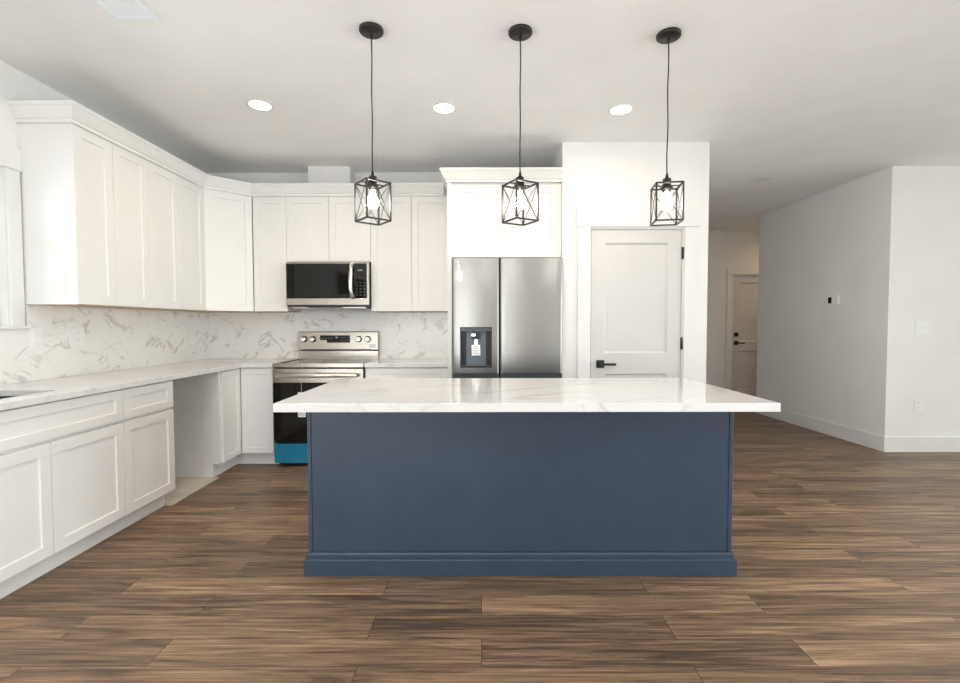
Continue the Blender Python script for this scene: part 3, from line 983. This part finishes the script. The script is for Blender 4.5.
s1 = MB().box(.050, .104, .0045, .0065, 1.684, 1.752).build('sticker', 'white_paper', ld)
MB().box(.056, .070, .0040, .0044, 1.738, 1.746).build('print_mark', 'black_ink', s1)
MB().box(.062, .100, .0040, .0044, 1.690, 1.714).build('print_patch', 'grey_ink', s1)
s2 = MB().box(.046, .121, .0030, .0060, 1.597, 1.678).build('sticker', 'white_paper', ld)
m = MB()
for k in range(4): m.box(.054, .112 - .012 * (k % 2), .0025, .0029, 1.61 + k * .016, 1.614 + k * .016)
m.build('print_lines', 'grey_ink', s2)
t = thing('paper_tag', 'small white paper tag hanging inside the refrigerator water dispenser', 'tag', (FRX0 + .197, FRF + .024, .985))
MB().box(-.036, .036, 0, .0012, 0, .088).xform(Matrix.Rotation(-.03, 4, 'Y')).build('sheet', 'white_paper', t)
m = MB()
for k in range(5): m.box(-.026, .024 - (k % 2) * .01, -.0006, -.0002, .014 + k * .014, .0175 + k * .014)
m.xform(Matrix.Rotation(-.03, 4, 'Y')).build('print_lines', 'grey_ink', t)
MB().bar((0, .0006, .088), (0, .004, .14), .001, 6).build('string', 'white_paper', t)

# ------------------------------------------------------------------ island
IX0, IX1, IY0, IY1 = -.858, 1.239, 2.308, 2.925
t = thing('kitchen_island', 'navy blue kitchen island base with a stepped plinth under the white quartz top', 'island', ((IX0 + IX1) / 2, (IY0 + IY1) / 2, 0))
cx, cy = (IX0 + IX1) / 2, (IY0 + IY1) / 2
w2, d2 = (IX1 - IX0) / 2, (IY1 - IY0) / 2
MB().box(-w2 + .004, w2 - .004, -d2 + .006, d2 - .001, .0, .8665).build('body', 'navy_paint', t)
m = MB()
for s in (-1, 1):
    m = MB()
    a, b = sorted((s * w2, s * (w2 - .019)))
    m.box(a, b, -d2, -d2 + .03, .1135, .8665)
    m.build('corner_trim', 'navy_paint', t, bevel=.002)
MB().box(-w2 + .0215, w2 - .0215, -d2 + .003, -d2 + .0058, .1135, .8665).build('front_panel', 'navy_paint', t)
for s in (-1, 1):
    m = MB().shaker(-d2 + .032, d2 - .002, .1135, .8665, 0, .0035, .06, .003)
    m.xform(Matrix.Translation((s * (w2 - .0002), 0, 0)) @ Matrix.Rotation(s * PI / 2, 4, 'Z')).build('side_panel', 'navy_paint', t)
PROF = [(0.0005, 0.0), (.018, 0.0), (.018, .078), (.016, .082), (.009, .085), (.009, .103), (.004, .111), (0.0005, .112)]
m = MB().sweep([(-w2, d2), (-w2, -d2), (w2, -d2), (w2, d2)], [(a, b) for a, b in PROF])
m.build('plinth', 'navy_paint', t)
o = MB().box(-.889, 1.274, 2.002, 2.9525, .867, CT1).build('island_top', 'quartz_top', bevel=.0025)
tag(o, 'long white quartz slab overhanging the navy island', 'worktop')

# ------------------------------------------------------------------ pendants
def make_pendant():
    t = thing('pendant_light', '', 'pendant light', (0, 0, 0))
    MB().lathe([(.061, 2.7435), (.061, 2.730), (.057, 2.726), (.010, 2.724), (.008, 2.706)], (0, 0, 0), 36).build('canopy', 'bronze_metal', t)
    rnd = random.Random(4)
    pts = [(0, 0, 2.706)]
    for k in range(1, 14):
        z = 2.706 - (2.706 - 2.022) * k / 14
        pts.append((.0022 * math.sin(k * .9), .002 * math.cos(k * .7), z))
    pts.append((0, 0, 2.020))
    MB().tube(pts, .0034, 8).build('cord', 'bronze_metal', t)
    MB().lathe([(.004, 2.034), (.007, 2.022), (.010, 2.004), (.021, 2.002), (.022, 1.973), (.021, 1.969)], (0, 0, 0), 24).build('socket_cap', 'bronze_metal', t)
    MB().lathe([(.020, 1.9685), (.030, 1.958), (.031, 1.950), (.022, 1.947), (.018, 1.931)], (0, 0, 0), 24).build('socket', 'bronze_metal', t)
    s = .1315 / 2; z0, z1 = 1.775, 1.966; e = .0054
    m = MB()
    cs = [(-s, -s), (s, -s), (s, s), (-s, s)]
    for i in range(4):
        a, b = cs[i], cs[(i + 1) % 4]
        for z in (z0, z1): m.bar((a[0], a[1], z), (b[0], b[1], z), e)
        m.bar((a[0], a[1], z0 - .003), (a[0], a[1], z1 + .003), e)
    m.bar((-s, 0, z1), (s, 0, z1), .0036)
    cg = m.build('cage', 'bronze_metal', t)
    for i in range(4):
        a, b = cs[i], cs[(i + 1) % 4]
        MB().bar((a[0], a[1], z0), (b[0], b[1], z1), .0018, 6).bar((b[0], b[1], z0), (a[0], a[1], z1), .0018, 6).build('cross_wire', 'bronze_metal', cg)
    MB().lathe([(.012, 1.9305), (.013, 1.918), (.020, 1.905), (.0285, 1.888), (.0305, 1.872), (.028, 1.856), (.018, 1.842), (.004, 1.838)], (0, 0, 0), 24).build('bulb', 'bulb_glow', t)['label'] = 'glowing white bulb'
    return t


pend = make_pendant()
for i, (x, y, a, lab) in enumerate(((-.557, 2.46, 39.4, 'black cage pendant over the left end of the island, in front of the microwave'),
                                    (.203, 2.48, 29.6, 'black cage pendant over the middle of the island, in front of the refrigerator cabinet'),
                                    (.975, 2.51, -8.3, 'black cage pendant over the right end of the island, in front of the pantry door'))):
    o = pend if i == 0 else copy_tree(pend)
    o.location = (x, y, 0); o.rotation_euler = (0, 0, math.radians(a))
    tag(o, lab, 'pendant light', 'pendant lights over the island')

# ------------------------------------------------------------------ ceiling fittings
def recessed(x, y, lab, lens='lamp_lens', power=4.6, name='recessed_light', grp='recessed ceiling lights', r=.075, color=(1.0, .76, .50), spread=165):
    t = thing(name, lab, 'ceiling light', (x, y, ZC), 0, grp)
    MB().lathe([(r + .012, -.0003), (r + .012, -.003), (r, -.006), (r - .006, -.004), (r - .006, -.0003)], (0, 0, 0), 36).build('trim_ring', 'white_plastic', t)
    MB().lathe([(r - .0065, -.0005), (r - .0065, -.0038)], (0, 0, 0), 36).build('lens', lens, t)
    if power:
        l = bpy.data.lights.new('can_lamp', 'AREA'); l.shape = 'DISK'; l.size = .13; l.energy = power; l.color = color; l.spread = math.radians(spread)
        lo = bpy.data.objects.new('can_lamp', l); COL.objects.link(lo); lo.parent = t; lo.location = (0, 0, -.012)
    return t


recessed(-1.51, 3.286, 'lit round recessed ceiling light nearest the left wall cabinets')
recessed(-.256, 3.338, 'lit round recessed ceiling light in the middle, left of the centre pendant cord')
recessed(.981, 3.369, 'lit round recessed ceiling light in front of the pantry wall')
recessed(2.912, 4.98, 'unlit round white ceiling disc near the hall entrance', 'lens_off', 0, 'ceiling_disc', None, .085)
t = recessed(5.2, 7.2, 'lit recessed ceiling light round the corner of the hall', power=7.5, color=(1.0, .72, .46), grp=None)

# unseen fittings added over the living room behind the camera, as fill light
for i, x in enumerate((-1.2, 1.6, 4.4)):
    for j, y in enumerate((-2.2, -0.2, 1.6)):
        recessed(x, y, 'unseen recessed ceiling light added as fill over the living room behind the camera', power=(9, 9, 2)[i], grp='added living room fill lights', color=(1.0, .985, .96), spread=180)

t = thing('ceiling_vent', 'white slatted air vent in the ceiling at the upper left', 'vent', (-1.683, 2.20, ZC))
m = MB().cells([-.105, -.085, .085, .105], [-.185, -.155, .155, .185], lambda i, j: not (i == 1 and j == 1), lambda u, v, s: (u, v, -.0003 - .010 * s))
m.build('frame', 'vent_white', t, bevel=.002)
MB().box(-.085, .085, -.155, .155, -.0015, -.0004).build('duct_plate', 'light_ink', t)
for k in range(17):
    y = -.148 + k * .0185
    MB().prism([(y - .0035, -.003), (y - .0025, -.0024), (y + .0045, -.0094), (y + .0035, -.010)], 'X', -.0848, .0848).build('slat', 'vent_white', t)

# ------------------------------------------------------------------ thermostat
ang = math.atan2(3.862 - 3.920, 6.62 - FACE_Y)          # wall leans a little off the room axis
yt = 5.245
xt = 3.920 + (3.862 - 3.920) * (yt - FACE_Y) / (6.62 - FACE_Y)
t = thing('thermostat', 'small white thermostat with a dark screen on the grey side of the right wall', 'thermostat', (xt - .0006, yt, 1.505), -PI / 2 - ang)
b_ = MB().box(-.078, .078, -.022, 0, -.050, .050).build('housing', 'white_plastic', t, bevel=.004)
MB().box(-.062, -.012, -.0235, -.0222, -.034, .034).build('screen', 'black_glass', t)
MB().box(.045, .060, -.0235, -.0222, .02, .03).box(.045, .060, -.0235, -.0222, -.03, -.02).build('button', 'lens_off', t)
